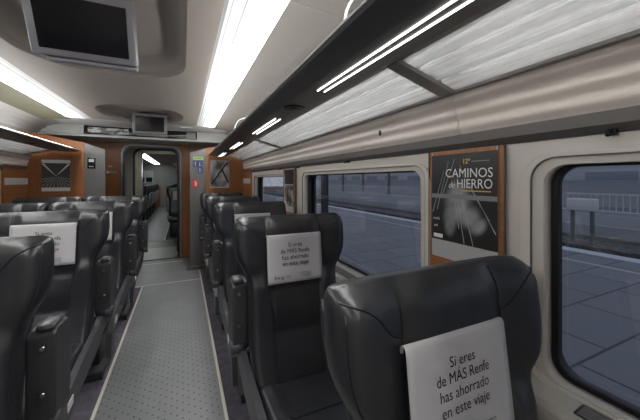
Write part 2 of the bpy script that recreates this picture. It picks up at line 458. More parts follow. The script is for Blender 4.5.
make_seat('train_seat', 'black leather seat in the middle of the right row, seat cushion in view', XR, 1.48, -1)
make_seat('train_seat', 'black leather seat directly behind the middle right seat, cover half hidden, third from the viewer', XR, 2.5, -1)
make_seat('train_seat', 'fourth black leather seat from the viewer along the right windows', XR, 3.5, -1)
make_seat('train_seat', 'farthest black leather seat on the right, against the wood partition with the poster', XR, 4.56, -1)
make_seat('train_seat', 'nearest black leather aisle seat on the left, cut off by the picture edge', XL, 1.28, 1)
second = make_seat('train_seat', 'black leather aisle seat on the left with its whole white printed headrest cover in view', XL-.02, 2.25, 1)
for ch in second.children:
    if ch.name.startswith('headrest_cover'): ch.location.z = .025
make_seat('train_seat', 'third black leather aisle seat on the left, behind the one with the readable cover', XL, 3.14, 1)
make_seat('train_seat', 'farthest black leather aisle seat on the left, next to the grey metal panel', XL, 4.12, 1)
make_seat('train_seat', 'black leather window seat at the far left edge, third row from the viewer', XL2, 3.14, 0)
make_seat('train_seat', 'farthest black leather window seat on the left, below the black and white poster', XL2, 4.12, 0)

# ---------------------------------------------------------------- FLOOR
YB, YE = -1.3, 5.95
struct(MB().box(-1.87, .97, YB, 5.95, -.06, -.004).build('floor', M['carpet']))
struct(MB().box(-.48, .23, YB, 4.5, -.004, .0).build('trim_1', M['mat']))           # aisle runner
struct(MB().box(-1.02, .23, 4.52, 5.85, -.004, .0).build('trim_2', M['mat']))
for i, (a, b, c, d) in enumerate(((-.492, -.474, YB, 4.5), (.224, .242, YB, 4.95), (-.6, .24, 4.5, 4.518), (-1.0, -.0, 5.62, 5.65))):
    struct(MB().box(a, b, c, d, -.004, .0025).build('trim_%d' % (3+i), M['line']))
struct(MB().box(-.93, -.05, 5.93, 6.9, -.05, .006).build('trim_7', M['plate']))
struct(MB().box(.05, .3, 5.0, 5.09, -.004, .05).build('trim_8', M['brushed']))

# ---------------------------------------------------------------- WALLS
WX = .95
WIN = [(-.87, .485), (1.0, 2.34), (2.93, 4.24)]
ZB, ZT = .845, 1.437
def side_walls(sgn):
    f = (lambda x: x) if sgn > 0 else mx
    side = 'right' if sgn > 0 else 'left'
    out = plate('wall_'+side, [(YB, .8), (4.5, .8), (4.5, 1.535), (YB, 1.535)], [rrect(a-.035, b+.035, ZB-.03, ZT+.034, .075) for a, b in WIN], .02,
                lambda u, v, w: (f(WX+.01+w), u, v), M['cream_frame'])
    struct(out)
    # body shell outside, with window holes
    struct(plate('wall_%s_outer' % side, [(YB, -.1), (5.95, -.1), (5.95, 2.5), (YB, 2.5)], [rrect(a-.03, b+.03, ZB-.03, ZT+.034, .07) for a, b in WIN], .03,
                 lambda u, v, w: (f(WX+.10+w), u, v), M['dark_metal']))
    # sill and lower lining
    prof = [(f(.955), .822), (f(.875), .812), (f(.862), .80), (f(.86), .78), (f(.885), .45), (f(.885), 0), (f(.96), 0)]
    struct(MB().prism(prof, 'y', YB, 4.5).build('wall_%s_lower' % side, M['sill']))
    # wood section near the end with pale stripe
    struct(MB().box(min(f(.93), f(.97)), max(f(.93), f(.97)), 4.5, 5.95, 0, 1.6).build('wall_%s_end' % side, M['woodh']))
    struct(MB().box(min(f(.922), f(.93)), max(f(.922), f(.93)), 4.52, 5.06, 1.345, 1.425).build('trim_9' if sgn > 0 else 'trim_10', M['ceil_white']))
    # dark rail above the windows
    struct(MB().prism([(f(.962), 1.515), (f(.945), 1.515), (f(.928), 1.535), (f(.928), 1.568), (f(.97), 1.572)], 'y', YB, 5.06).build('trim_11' if sgn > 0 else 'trim_12', M['rail']))
    # cream band with soft ridges, leaning in
    n = 30; pr = []
    for i in range(n+1):
        t = i/n; z = 1.568+.147*t; x = .935-.038*t+.0045*math.cos(t*3*2*PI)
        pr.append((f(x), z))
    pr += [(f(.99), 1.715), (f(.99), 1.568)]
    for j, (a, b) in enumerate(((YB, .775), (.778, 2.82), (2.823, 4.865), (4.868, 5.06))):
        struct(MB().prism(pr, 'y', a, b).build('wall_%s_band_%d' % (side, j+1), M['cream']))
    # coping strip carrying the glass shelf
    struct(MB().box(min(f(.88), f(.9)), max(f(.88), f(.9)), YB, 5.06, 1.712, 1.722).build('trim_13' if sgn > 0 else 'trim_14', M['bar']))
    # ribbed cove behind the rack
    rib = []
    P0 = [(.935, 1.70), (.945, 1.85), (.93, 1.98), (.88, 2.09), (.78, 2.16), (.66, 2.19)]
    m = 60
    for i in range(m+1):
        t = i/m*(len(P0)-1); k = min(int(t), len(P0)-2); q = t-k
        x = P0[k][0]+(P0[k+1][0]-P0[k][0])*q; z = P0[k][1]+(P0[k+1][1]-P0[k][1])*q
        w = .005*math.cos(i/m*2*PI*10)
        rib.append((f(x-w), z))
    cp = rib+[(f(.66), 2.26), (f(.98), 2.26), (f(.98), 1.70)]
    struct(MB().prism(cp, 'y', YB, 5.3, True).build('wall_%s_cove' % side, M['cove']))
    return f
for sg in (1, -1):
    f = side_walls(sg)
struct(MB().box(-1.9, 1.0, YB-.05, YB, -.1, 2.5).build('wall_back', M['cream_frame']))

def make_window(n, f, a, b):
    r = bpy.data.objects.new('window_%d' % n, None); C.objects.link(r); r.location = (f(1.0), (a+b)/2, ZB); r['kind'] = 'structure'
    o = Vector(r.location)
    def mp(xb): return lambda u, v, w: (f(xb+w)-o.x, u-o.y, v-o.z)
    # moulded surround, dark groove, jamb, gasket, pane
    s = plate('surround', rrect(a-.075, b+.075, ZB-.026, ZT+.036, .085), [rrect(a-.05, b+.05, ZB-.018, ZT+.03, .07)], .012, mp(.944), M['cream_frame'], r, .003)
    g = plate('groove', rrect(a-.052, b+.052, ZB-.02, ZT+.032, .07), [rrect(a-.046, b+.046, ZB-.016, ZT+.026, .066)], .012, mp(.942), M['rail'], r)
    j = plate('jamb', rrect(a-.049, b+.049, ZB-.019, ZT+.029, .068), [rrect(a-.016, b+.016, ZB-.012, ZT+.006, .055)], .05, mp(.968), M['sill'], r)
    k = plate('gasket', rrect(a-.03, b+.03, ZB-.022, ZT+.018, .06), [rrect(a, b, ZB, ZT, .05)], .024, mp(.996), M['black'], r)
    p = plate('pane', rrect(a-.01, b+.01, ZB-.01, ZT+.01, .05), [], .006, mp(1.012), M['glass'], r)
    bar = MB().tube([(f(.952)-o.x, a-.03-o.y, ZT+.012-o.z), (f(.952)-o.x, b+.03-o.y, ZT+.012-o.z)], .008, 10).build('blind_rail', M['bar'], r)
wn = 1
for f in (lambda x: x, mx):
    for a, b in WIN:
        make_window(wn, f, a, b); wn += 1

# wood inlays between the windows, with posters
def inlay(f, a, b, n):
    struct(MB().box(min(f(.936), f(.941)), max(f(.936), f(.941)), a, b, .83, 1.513).build('trim_%d' % n, M['woodh']))
    e = MB(); 
    for y in (a-.004, b+.001): e.box(min(f(.932), f(.942)), max(f(.932), f(.942)), y, y+.003, .83, 1.513)
    struct(e.build('trim_%d' % (n+1), M['rail']))
inlay(lambda x: x, .612, .925, 20); inlay(lambda x: x, 2.55, 2.9, 22); inlay(mx, 2.55, 2.9, 24)

# poster by the near window
def caminos():
    r = thing('poster', 'dark photography contest poster with white title between the two nearest windows', 'poster', (.934, .78, 1.094))
    y0, y1, z0, z1 = .628, .908, 1.094, 1.513
    def fn(u, v, d=0): return (-d, (y1-u*(y1-y0))-.78, z0+v*(z1-z0)-1.094)   # u from left (far) to right (near)
    def q(b, pts, d): b.add([fn(u, v, d) for u, v in pts], [list(range(len(pts)))])
    def t3(b, u0, u1, v0, v1, d):
        x0 = -d; b.box(-d-.0006, -d+.0006, fn(u1, 0)[1], fn(u0, 0)[1], fn(0, v0)[2], fn(0, v1)[2])
    b = MB(); b.box(-.003, 0, fn(1, 0)[1], fn(0, 0)[1], fn(0, 0)[2], fn(0, 1)[2]); b.build('backing', mat('poster_margin', (.42, .42, .43), .5), r)
    pm = mat('poster_picture', (.02, .02, .025), .35)
    # soft grey double exposure: blurred head and hands over dark tracks, in the print itself
    tc = N(pm, 'ShaderNodeTexCoord')
    def blob(cy, cz, sy, sz, rot=0):
        mp_ = N(pm, 'ShaderNodeMapping', vector_type='TEXTURE'); mp_.inputs['Location'].default_value = (-.003, cy, cz); mp_.inputs['Rotation'].default_value = (rot, 0, 0); mp_.inputs['Scale'].default_value = (1, sy, sz)
        L(pm, tc.outputs['Object'], mp_.inputs[0])
        le = N(pm, 'ShaderNodeVectorMath', operation='LENGTH'); L(pm, mp_.outputs[0], le.inputs[0])
        mr = N(pm, 'ShaderNodeMapRange', interpolation_type='SMOOTHSTEP'); mr.inputs[1].default_value = .3; mr.inputs[2].default_value = 1; mr.inputs[3].default_value = 1; mr.inputs[4].default_value = 0
        L(pm, le.outputs['Value'], mr.inputs[0]); return mr.outputs[0]
    def P_(u, v): return fn(u, v)[1], fn(u, v)[2]
    outs = []
    for (u, v, su, sv, rot) in ((.45, .52, .075, .10, 0), (.36, .42, .05, .075, .3), (.62, .41, .06, .055, -.6), (.74, .34, .05, .035, -.7), (.33, .33, .035, .06, .2)):
        outs.append(blob(*P_(u, v), su, sv, rot))
    acc = outs[0]
    for o_ in outs[1:]:
        mm = N(pm, 'ShaderNodeMath', operation='MAXIMUM'); L(pm, acc, mm.inputs[0]); L(pm, o_, mm.inputs[1]); acc = mm.outputs[0]
    nz = N(pm, 'ShaderNodeTexNoise'); nz.inputs['Scale'].default_value = 12; L(pm, tc.outputs['Object'], nz.inputs['Vector'])
    mu = N(pm, 'ShaderNodeMath', operation='MULTIPLY'); L(pm, acc, mu.inputs[0]); L(pm, nz.outputs['Fac'], mu.inputs[1])
    rp = N(pm, 'ShaderNodeValToRGB'); rp.color_ramp.elements[0].color = (.016, .017, .02, 1); rp.color_ramp.elements[1].position = .6; rp.color_ramp.elements[1].color = (.34, .34, .36, 1)
    L(pm, mu.outputs[0], rp.inputs[0]); L(pm, rp.outputs[0], bsdf(pm).inputs['Base Color'])
    b = MB(); t3(b, .0, 1, .165, .965, .0035); b.build('picture', pm, r)
    b = MB(); t3(b, .02, .98, .965, .998, .0037); b.build('orange_strip', M['wood'], r)
    b = MB(); t3(b, 0, 1, .56, .60, .0042); b.build('grey_band', mat('poster_band', (.22, .22, .24), .5), r)
    b = MB()
    def ray_(p, q_, w):
        dx, dy = q_[0]-p[0], (q_[1]-p[1])*1.5; l = math.hypot(dx, dy); nx, ny = -dy/l*w, dx/l*w/1.5
        b.add([fn(p[0]-nx*.4, p[1]-ny*.4, .0046), fn(p[0]+nx*.4, p[1]+ny*.4, .0046), fn(q_[0]+nx, q_[1]+ny, .0046), fn(q_[0]-nx, q_[1]-ny, .0046)], [[0, 1, 2, 3]])
    for p, q_ in (((.38, .8), (.55, .17)), ((.42, .8), (.68, .17)), ((.48, .86), (.98, .30)), ((.22, .82), (.02, .42)), ((.3, .9), (.1, .45)), ((.4, .92), (.2, .6)), ((.52, .78), (.9, .4)), ((.35, .75), (.47, .3))):
        ray_(p, q_, .0045)
    b.build('light_rays', M['ink_grey'] if False else mat('poster_rays', (.42, .42, .44), .5), r)
    g = lambda x, z: fn(x/(y1-y0), z/(z1-z0), .0052)
    text_mesh([('CAMINOS', .168, .316, .047, .93), ('de', .098, .277, .033, .9, .3), ('HIERRO', .193, .277, .047, .87)], g, M['white'], 'title_text', r)
    text_mesh([('12º', .163, .366, .024)], g, M['gold'], 'gold_text', r, bold=.02)
    b = MB()
    for u0, u1, v in ((.66, .9, .885),): t3(b, u0, u1, v, v+.008, .0048)
    b.build('subtitle', M['ink_grey'], r)
    b = MB(); t3(b, .5, .92, .632, .641, .0048); b.build('gold_line', M['gold'], r)
    text_mesh([('renfe', .008, .148, .016), ('adif', .012, .12, .014)], g, M['white'], 'sponsor_text', r, align='LEFT')
    b = MB(); t3(b, .04, .2, .185, .22, .0048); b.build('sponsor_box', M['white'], r)
caminos()
# second poster, further along
def bw_poster(f, y0, y1, label, sgn):
    r = thing('poster', label, 'poster', (f(.936), (y0+y1)/2, 1.09)); d = -1 if sgn > 0 else 1
    def bx(a, b_, z0, z1, dd, nm, m): 
        x = sorted((0, d*dd)); MB().box(x[0], x[1], a, b_, z0, z1).build(nm, m, r)
    h = (y1-y0)/2
    bx(-h, h, 0, .42, .003, 'backing', M['paper'])
    pm = mat('portrait_print', (.05, .05, .05), .4)
    noise_col(pm, (.02, .02, .025), (.55, .53, .5), 14, (1, 1, .8), 3, .42, .62)
    bx(-h, h, .06, .26, .004, 'portrait_picture', pm); bx(-h, h, .27, .41, .004, 'dark_picture', M['ink'])
bw_poster(lambda x: x, 2.60, 2.85, 'small black and white portrait poster between the middle and far right windows', 1)

# vent grilles on the sills
def grille(f, y0, y1, label, sgn):
    r = thing('vent_grille', label, 'vent', (f(.915), (y0+y1)/2, .8165), None)
    rot = math.atan2(.01, .08)*sgn
    l = (y1-y0)/2; k = 'grille%g' % round(l, 3)
    MB().box(-.026, .026, -l, l, 0, .004, .0015).build('grille_frame', M['rail_grey'], r)
    b = MB()
    for i in range(5): b.box(-.022+.0095*i, -.0175+.0095*i, -l+.008, l-.008, .0035, .007)
    o = b.build('grille_slats', M['bar'], r)
    r.rotation_euler = (0, -rot, 0)
grille(lambda x: x, .02, .405, 'dark vent grille on the cream sill below the nearest window', 1)
grille(lambda x: x, 1.12, 2.25, 'long vent grille on the sill below the middle right window', 1)
grille(lambda x: x, 3.05, 4.15, 'vent grille on the sill below the far right window', 1)

# coat hooks under the rail, marks on the band
for y, lb in ((.347, 'black coat hook under the rail above the nearest window'), (1.6, 'black coat hook under the rail over the middle right window'), (2.47, 'black coat hook beside the small portrait poster'), (3.0, 'black coat hook over the far right window')):
    b = MB(); b.tube([(0, 0, .0), (-.012, 0, -.006), (-.022, 0, -.012), (-.024, .0, -.005)], [.006, .006, .006, .004], 8).box(-.006, .012, -.009, .009, -.012, .004, .003)
    o = b.build('coat_hook', M['black']); o.location = (.936, y, 1.52); tag(o, lb, 'hook')
o = MB().box(-.004, 0, -.01, .01, -.013, .013, .002).build('call_button', M['ink']); o.location = (.914, 1.237, 1.64); tag(o, 'small dark call button on the cream band above the middle right window', 'button')
def g_sign():
    r = thing('seat_number_sign', 'green seat number sign on the cream band near the far right window', 'sign', (.913, 3.63, 1.66))
    MB().box(-.002, 0, -.05, .05, -.025, .03).build('backing', M['cream'], r)
    text_mesh([('2', 0, -.02, .06), ], lambda x, z: (-.0035, .02-x, z), M['dgreen'], 'number_text', r, bold=.03)
    text_mesh([('i', 0, -.02, .05), ], lambda x, z: (-.0035, -.032-x, z), M['dgreen'], 'letter_text', r, bold=.03)
g_sign()

# ---------------------------------------------------------------- CEILING
ZC = 2.2
oc = lambda y0, y1, r: rrect(-.925, .02, y0, y1, r, 14)
cp = plate('ceiling', [(-1.07, YB), (.17, YB), (.17, 4.72), (-1.07, 4.72)], [oc(.55, 2.68, .40), rrect(-.9, .0, 3.68, 4.66, .42, 14)], .03, lambda u, v, w: (u, v, ZC+.015+w), M['ceiling'], bevel=.004)
struct(cp)
def dome(y0, y1, name):
    b = MB(); rings = []
    for k, (ins, z) in enumerate(((0, 2.2), (.004, 2.24), (.02, 2.275), (.06, 2.30), (.12, 2.315))):
        R = rrect(-.93+ins, .025-ins, y0+ins, y1-ins, .43-ins, 14); rings.append([(x, y, z+.01) for x, y in R])
    n = len(rings[0]); vs = [p for R in rings for p in R]
    fs = [[i*n+k, i*n+(k+1) % n, (i+1)*n+(k+1) % n, (i+1)*n+k] for i in range(len(rings)-1) for k in range(n)]
    b.add(vs, fs, True); b.add(rings[-1], [list(range(n))])
    struct(b.build(name, M['recess']))
dome(.55, 2.69, 'ceiling_recess_1'); dome(3.67, 4.67, 'ceiling_recess_2')
for sg in (1, -1):
    f = (lambda x: x) if sg > 0 else mx
    struct(MB().prism([(f(.43), 2.2), (f(.66), 2.185), (f(.72), 2.172), (f(.72), 2.19), (f(.43), 2.23)], 'y', YB, 4.9).build('ceiling_side_%s' % ('right' if sg > 0 else 'left'), M['ceil_side'] if sg > 0 else mat('ceiling_hedge_tint', (.165, .158, .11), .55)))  # left side: green light reflected from the hedge is put into the colour
    for y in (1.25, 2.2, 3.15, 4.1):
        pass
    b = MB()
    for y in (.3, 1.25, 2.2, 3.15, 4.1): b.prism([(f(.43), 2.1985), (f(.66), 2.1835), (f(.66), 2.19), (f(.43), 2.205)], 'y', y, y+.004)
    struct(b.build('trim_30' if sg > 0 else 'trim_31', M['recess']))
    L_ = thing('ceiling_light', 'long white ceiling light strip running down the %s of the aisle' % ('right' if sg > 0 else 'left'), 'ceiling light', (f(.3), 1.9, 2.2))
    o = L_.location
    b = MB(); b.prism([(f(.285)-o.x, .008), (f(.30)-o.x, .004), (f(.43)-o.x, 0), (f(.43)-o.x, .03), (f(.285)-o.x, .03)], 'y', YB-1.9, 4.72-1.9)
    b.build('diffuser', M['lamp'], L_)
    b = MB(); b.prism([(f(.17)-o.x, .0), (f(.285)-o.x, .012), (f(.285)-o.x, .03), (f(.17)-o.x, .03)], 'y', YB-1.9, 4.72-1.9)
    b.build('striped_lens', M['lens'], L_)
    for y in (.4, 1.8, 3.2): MB().box(min(f(.175), f(.425))-o.x, max(f(.175), f(.425))-o.x, y-1.9, y+.008-1.9, .004, .012).build('joint', M['ceil_white'], L_)
# pale end zone of the ceiling
struct(MB().box(-1.9, 1.0, 4.72, 5.32, 2.202, 2.23).build('ceiling_end', M['ceil_white']))
struct(MB().box(-2.0, 1.1, YB, 6.0, 2.42, 2.45).build('ceiling_shell', M['dark_metal']))
# bulkhead header
struct(MB().prism([(5.3, 2.06), (5.3, 2.24), (5.34, 2.24), (5.34, 2.06)], 'x', -1.85, .95).build('wall_end_header', M['ceil_white']))
struct(MB().prism([(5.27, 2.03), (5.27, 2.055), (5.30, 2.07), (5.95, 2.07), (5.95, 2.03)], 'x', -1.85, .95).build('ceiling_vestibule', M['ceil_white']))
def disp():
    r = thing('information_display', 'dark passenger information board over the gangway with a lit left panel', 'display', (-.55, 5.3, 2.07))
    MB().box(-.75, .76, -.012, 0, 0, .12, .003).build('black_panel', M['screen'], r)
    pm = mat('display_print', (.3, .33, .32), .3); noise_col(pm, (.05, .06, .06), (.5, .54, .52), 9, (1, 1, 3), 3, .45, .55)
    MB().box(-.70, -.2, -.0135, -.011, .022, .1).build('glazed_panel', pm, r)
    MB().box(.6, .74, -.0135, -.011, .01, .11).build('grey_panel', M['bar'], r)
disp()
o = MB().box(-.08, .08, -.03, .03, -.012, 0, .003).build('emergency_light', M['cove']); o.location = (.05, 4.95, 2.205); tag(o, 'flat white emergency light on the pale ceiling end over the gangway', 'light')

# televisions
def tv(label, x, y, z, tilt, w=.43, h=.31, top=2.31):
    r = thing('television', label, 'television', (x, y, top))
    mt = Matrix.Translation((0, 0, z-top)) @ Matrix.Rotation(tilt, 4, 'X')
    MB().box(-w/2, w/2, -.02, .03, -h/2, h/2, .008, mt).build('tv_frame', M['tvgrey'], r)
    MB().box(-w/2+.035, w/2-.035, -.0225, -.019, -h/2+.035, h/2-.04, 0, mt).build('screen', M['screen'], r)
    MB().box(-w/2+.03, w/2-.004, .03, .085, -h/2-.012, h/2-.03, .008, mt).build('back_housing', M['tvgrey'], r)
    MB().box(-w/2+.05, w/2+.0, -.012, .03, -h/2-.028, -h/2-.004, .008, mt).build('lower_bar', M['tvgrey'], r)
    MB().box(-.1, .1, .04, .1, z-top, 0.005, .01).build('bracket', M['tvgrey'], r)
tv('large grey television hanging from the ceiling recess nearest the viewer', -.435, 1.78, 2.145, math.radians(28))
tv('small far grey television hanging in front of the information board', -.40, 4.55, 2.15, math.radians(6), .405, .27)

# ---------------------------------------------------------------- LUGGAGE RACKS
def rack(sg):
    f = (lambda x: x) if sg > 0 else mx
    side = 'right' if sg > 0 else 'left'
    lb = 'long dark luggage rack with glass shelf and reading lights above the right windows' if sg > 0 else 'dark luggage rack with white edge above the left seats'
    r = thing('luggage_rack', lb, 'luggage rack', (f(.65), 2, 1.8)); o = r.location
    Y0, Y1 = YB-o.y, 5.0-o.y
    pr = [(.374, 1.798), (.380, 1.790), (.40, 1.785), (.47, 1.780), (.56, 1.779), (.61, 1.781), (.64, 1.786), (.645, 1.80), (.6, 1.812), (.5, 1.818), (.42, 1.814), (.385, 1.806)]
    MB().prism([(f(x)-o.x, z-o.z) for x, z in pr], 'y', Y0, Y1).build('front_profile', M['rack'], r)
    MB().prism([(f(x)-o.x, z-o.z) for x, z in ((.371, 1.799), (.370, 1.806), (.377, 1.811), (.388, 1.812), (.388, 1.807), (.376, 1.80))], 'y', Y0, Y1+.002).build('edge_strip', M['trimwhite'], r)
    ys = [YB, .76, 2.805, 4.85, 5.0]
    for a, b_ in zip(ys, ys[1:]):
        MB().prism([(f(.642)-o.x, 1.789-o.z), (f(.885)-o.x, 1.722-o.z), (f(.885)-o.x, 1.728-o.z), (f(.642)-o.x, 1.795-o.z)], 'y', a+.02-o.y, b_-.005-o.y).build('glass_shelf', M['shelf'], r)
    for y in ys[1:-1]:
        MB().prism([(f(.63)-o.x, 1.782-o.z), (f(.885)-o.x, 1.708-o.z), (f(.895)-o.x, 1.735-o.z), (f(.63)-o.x, 1.808-o.z)], 'y', y-o.y, y+.055-o.y).build('cross_bar', M['bar'], r)
        b = MB().prism([(f(.93)-o.x, 1.75-o.z), (f(.885)-o.x, 1.75-o.z), (f(.87)-o.x, 1.84-o.z), (f(.82)-o.x, 1.90-o.z), (f(.83)-o.x, 1.915-o.z), (f(.94)-o.x, 1.90-o.z)], 'y', y+.02-o.y, y+.035-o.y)
        b.build('bracket', M['bar'], r)
    for k, y in enumerate((-.15, 1.13, 1.77, 3.05, 4.33) if False else (.49, 1.77, 3.05, 4.33)):
        for x in (.516, .548):
            zz = 1.779
            MB().box(min(f(x), f(x+.0045))-o.x, max(f(x), f(x+.0045))-o.x, (y if k else .15)-o.y, y+.65-o.y, zz-.0025-o.z, zz+.003-o.z).build('reading_light', M['led'] if sg > 0 else M['bar'], r)
    MB().box(min(f(.42), f(.47))-o.x, max(f(.42), f(.47))-o.x, YB+.1-o.y, 4.9-o.y, 1.812-o.z, 1.826-o.z).build('added_uplight', M['added_uplight'], r)  # unseen glowing strip, added to brighten the cove and ceiling
    for y in (1.46, 4.02):
        q = Vector((f(.53), y, 1.779))-o
        sp = MB().tube([(q.x, q.y, q.z+.004), (q.x, q.y, q.z-.004)], [.058, .052], 24).build('speaker', M['black'], r)
        MB().tube([(q.x, q.y, q.z-.004), (q.x, q.y, q.z-.009)], [.02, .014], 14).build('speaker_hub', M['dark_metal'], sp)
    for y in (.70, 2.6):
        pts = [(.39, 1.812)]+[(.40+.10*(1-math.cos(t)), 1.82+.12*math.sin(t)) for t in [PI/2*i/8 for i in range(9)]]+[(.78, 1.98), (.83, 1.9), (.86, 1.74), (.645, 1.80)]
        g = MB().prism([(f(x)-o.x, z-o.z) for x, z in pts], 'y', y-o.y, y+.006-o.y).build('glass_divider', M['clear'], r)
        MB().tube([(f(x)-o.x, y+.003-o.y, z-o.z) for x, z in pts[:11]], .0035, 6).build('divider_edge', M['trimwhite'], g)
rack(1); rack(-1)

# ---------------------------------------------------------------- END PARTITIONS
def partition(sg):
    f = (lambda x: x) if sg > 0 else mx
    if sg > 0: r = thing('partition', 'wood and grey metal partition at the far end right of the aisle, signs on its metal strip', 'partition', (f(.5), 5.07, 0))
    else: r = thing('partition', 'wood and grey metal partition at the far end left of the aisle', 'partition', (f(.5), 5.07, 0))
    o = r.location
    def top(x): return lerp_tab([(.09, 1.825), (.335, 1.915), (.95, 2.04)], x)
    def P_(xs): return [(f(x)-o.x, z) for x, z in xs]
    MB().prism(P_([(.10, .0), (.335, .0), (.335, top(.335)), (.10, top(.10))]), 'y', 0, .035).build('metal_panel', M['brushed'], r)
    MB().prism(P_([(.337, 0), (.95, 0), (.95, top(.95)), (.337, top(.337))]), 'y', 0, .035).build('wood_panel', M['wood'], r)
    if sg < 0:
        for z, x1 in ((1.50, .42), (.9, .42), (.45, .42)):
            MB().prism(P_([(.06, z), (.93, z), (.93, z+.03), (.06, z+.03)]), 'y', .05, .6).build('luggage_shelf', M['bar'], r)
        MB().box(min(f(.09), f(.12))-o.x, max(f(.09), f(.12))-o.x, .25, .42, 1.60, 1.615).build('handle', M['white'], r)
partition(1); partition(-1)
def station_poster():
    r = thing('poster', 'black and white railway perspective poster on the left wood partition', 'poster', (-1.54, 5.07, 1.25))
    MB().box(-.15, .15, -.004, 0, 0, .42).build('backing', M['white'], r)
    MB().box(-.15, .15, -.005, -.003, .05, .375).build('dark_picture', mat('poster_dark', (.055, .058, .062), .4), r)
    b = MB(); c0 = (0, .20)
    def tri(p, q, w0, w1, y=-.0056):
        d = Vector((q[0]-p[0], q[1]-p[1])).normalized(); n = (-d.y, d.x)
        b.add([(p[0]-n[0]*w0, y, p[1]-n[1]*w0), (p[0]+n[0]*w0, y, p[1]+n[1]*w0), (q[0]+n[0]*w1, y, q[1]+n[1]*w1), (q[0]-n[0]*w1, y, q[1]-n[1]*w1)], [[0, 1, 2, 3]])
    for s in (-1, 1): tri(c0, (s*.136, .365), .001, .012)
    b.build('roof_beams', M['white'], r); b = MB()
    for x, z in ((-.145, .16), (-.145, .12), (-.14, .07), (-.105, .056), (-.065, .056), (-.025, .056), (.025, .056), (.065, .056), (.105, .056), (.14, .07), (.145, .12), (.145, .16)):
        tri((x*.12, .19), (x, z), .0006, .005)
    b.build('track_lines', mat('poster_grey', (.36, .36, .34), .5), r)
station_poster()
def right_poster():
    r = thing('poster', 'faded black and white picture poster on the right wood partition', 'poster', (.545, 5.07, 1.27))
    MB().box(-.15, .15, -.004, 0, 0, .45).build('backing', M['paper'], r)
    pm = mat('faded_print', (.3, .3, .3), .4); noise_col(pm, (.1, .1, .105), (.6, .57, .58), 5, (1.4, 1, .8), 2, .38, .62)
    MB().box(-.145, .145, -.005, -.003, .02, .445).build('picture', pm, r)
    b = MB(); b.prism([(-.145, .06), (-.115, .06), (.12, .40), (.105, .42)], 'y', -.0062, -.005); b.prism([(.03, .28), (.05, .3), (.145, .1), (.13, .07)], 'y', -.0062, -.005)
    b.build('dark_strokes', M['ink'], r)
right_poster()
def sign(label, cat, x, z, w, h, m):
    r = thing('sign', label, cat, (x, 5.07, z)); MB().box(-w/2, w/2, -.003, 0, -h/2, h/2).build('sign_plate', m, r); return r
r = sign('yellow green strip sign at the top of the right grey panel', 'sign', .22, 1.745, .15, .05, M['green'])
text_mesh([('2', -.04, -.012, .035), ('1A-12C', .03, -.01, .026)], lambda x, z: (x, -.004, z), M['dgreen'], 'sign_text', r) if False else MB().box(-.06, .06, -.0038, -.003, -.004, .008).build('sign_bar', M['dgreen'], r)
r = sign('dark blue pictogram sign below the green strip sign', 'sign', .21, 1.655, .14, .1, M['blue'])
def marks(r, *ms):
    for q in ms:
        if len(q) == 4: MB().box(q[0], q[1], -.004, -.003, q[2], q[3]).build('pictogram_mark', M['white'], r)
        else: MB().tube([(q[0], -.003, q[1]), (q[0], -.0045, q[1])], q[2], 10).build('pictogram_mark', M['white'], r)
marks(r, (-.035, -.028, -.035, .02), (-.045, -.018, .006, .012), (.02, .05, -.03, -.02), (.028, .036, -.03, .03), (-.0315, .03, .008))
# b.box(-.045, -.018, -.004, -.003, .006, .012); b.box(.02, .05, -.004, -.003, -.03, -.02); b.box(.028, .036, -.004, -.003, -.03, .03); b.tube([(-.0315, -.003, .03), (-.0315, -.0045, .03)], .008, 10); b.build('pictogram', M['white'], r)
r = sign('smaller dark blue toilet pictogram sign', 'sign', .25, 1.555, .08, .095, M['blue'])
marks(r, (-.012, -.004, -.03, .015), (-.008, .025, .007), (.008, .012, -.03, .03))
# b.tube([(-.008, -.003, .025), (-.008, -.0045, .025)], .007, 10); b.box(.008, .012, -.004, -.003, -.03, .03); b.build('pictogram', M['white'], r)
r = sign('red fire extinguisher sign on the right grey panel', 'sign', .175, 1.345, .075, .12, M['red'])
marks(r, (-.002, .018, -.04, .02), (.0, .012, .02, .035), (-.02, .0, .025, .03))
# b.box(.0, .012, -.004, -.003, .02, .035); b.box(-.02, .0, -.004, -.003, .025, .03); b.build('pictogram', M['white'], r)
r = thing('intercom', 'small black intercom with white display on the left grey panel', 'intercom', (-1.155, 5.07, 1.56))
MB().box(-.045, .045, -.012, 0, 0, .15, .003).build('housing', M['screen'], r)
MB().box(-.03, .03, -.0135, -.011, .09, .13).build('display', mat('lcd', (.5, .52, .55), .3), r)
MB().box(-.03, .03, -.0135, -.011, .02, .035).build('keys', M['bar'], r)

# ---------------------------------------------------------------- DOOR WALL AND GANGWAY
struct(plate('wall_end', [(-1.9, -.02), (1.0, -.02), (1.0, 2.1), (-1.9, 2.1)], [[(-.96, -.03), (-.02, -.03)][:0] or rrect(-.93, -.05, .0, 1.97, .14)], .05, lambda u, v, w: (u, 5.975+w, v), M['wood']))
def door_frame(n, x0, x1, zt, y, w, m1, parentname):
    r = bpy.data.objects.new('door_%d' % n, None); C.objects.link(r); r['kind'] = 'structure'; r.location = ((x0+x1)/2, y, 0); o = r.location
    plate('door_frame', rrect(x0-w, x1+w, -.4, zt+.05, .16), [rrect(x0, x1, -.35, zt, .14)], .05, lambda u, v, q: (u-o.x, q, v), m1, r)
    plate('rubber_seal', rrect(x0-.012, x1+.012, -.4, zt+.012, .15), [rrect(x0+.016, x1-.016, -.38, zt-.018, .13)], .07, lambda u, v, q: (u-o.x, q-.005, v), M['black'], r)
door_frame(1, -.91, -.065, 1.965, 5.93, .035, M['doorgrey'], 'a')
door_frame(2, -.83, -.09, 1.985, 6.45, .2, mat('gangway_panel', (.42, .41, .38), .4), 'b')
DX = -.62; Y2 = 7.7
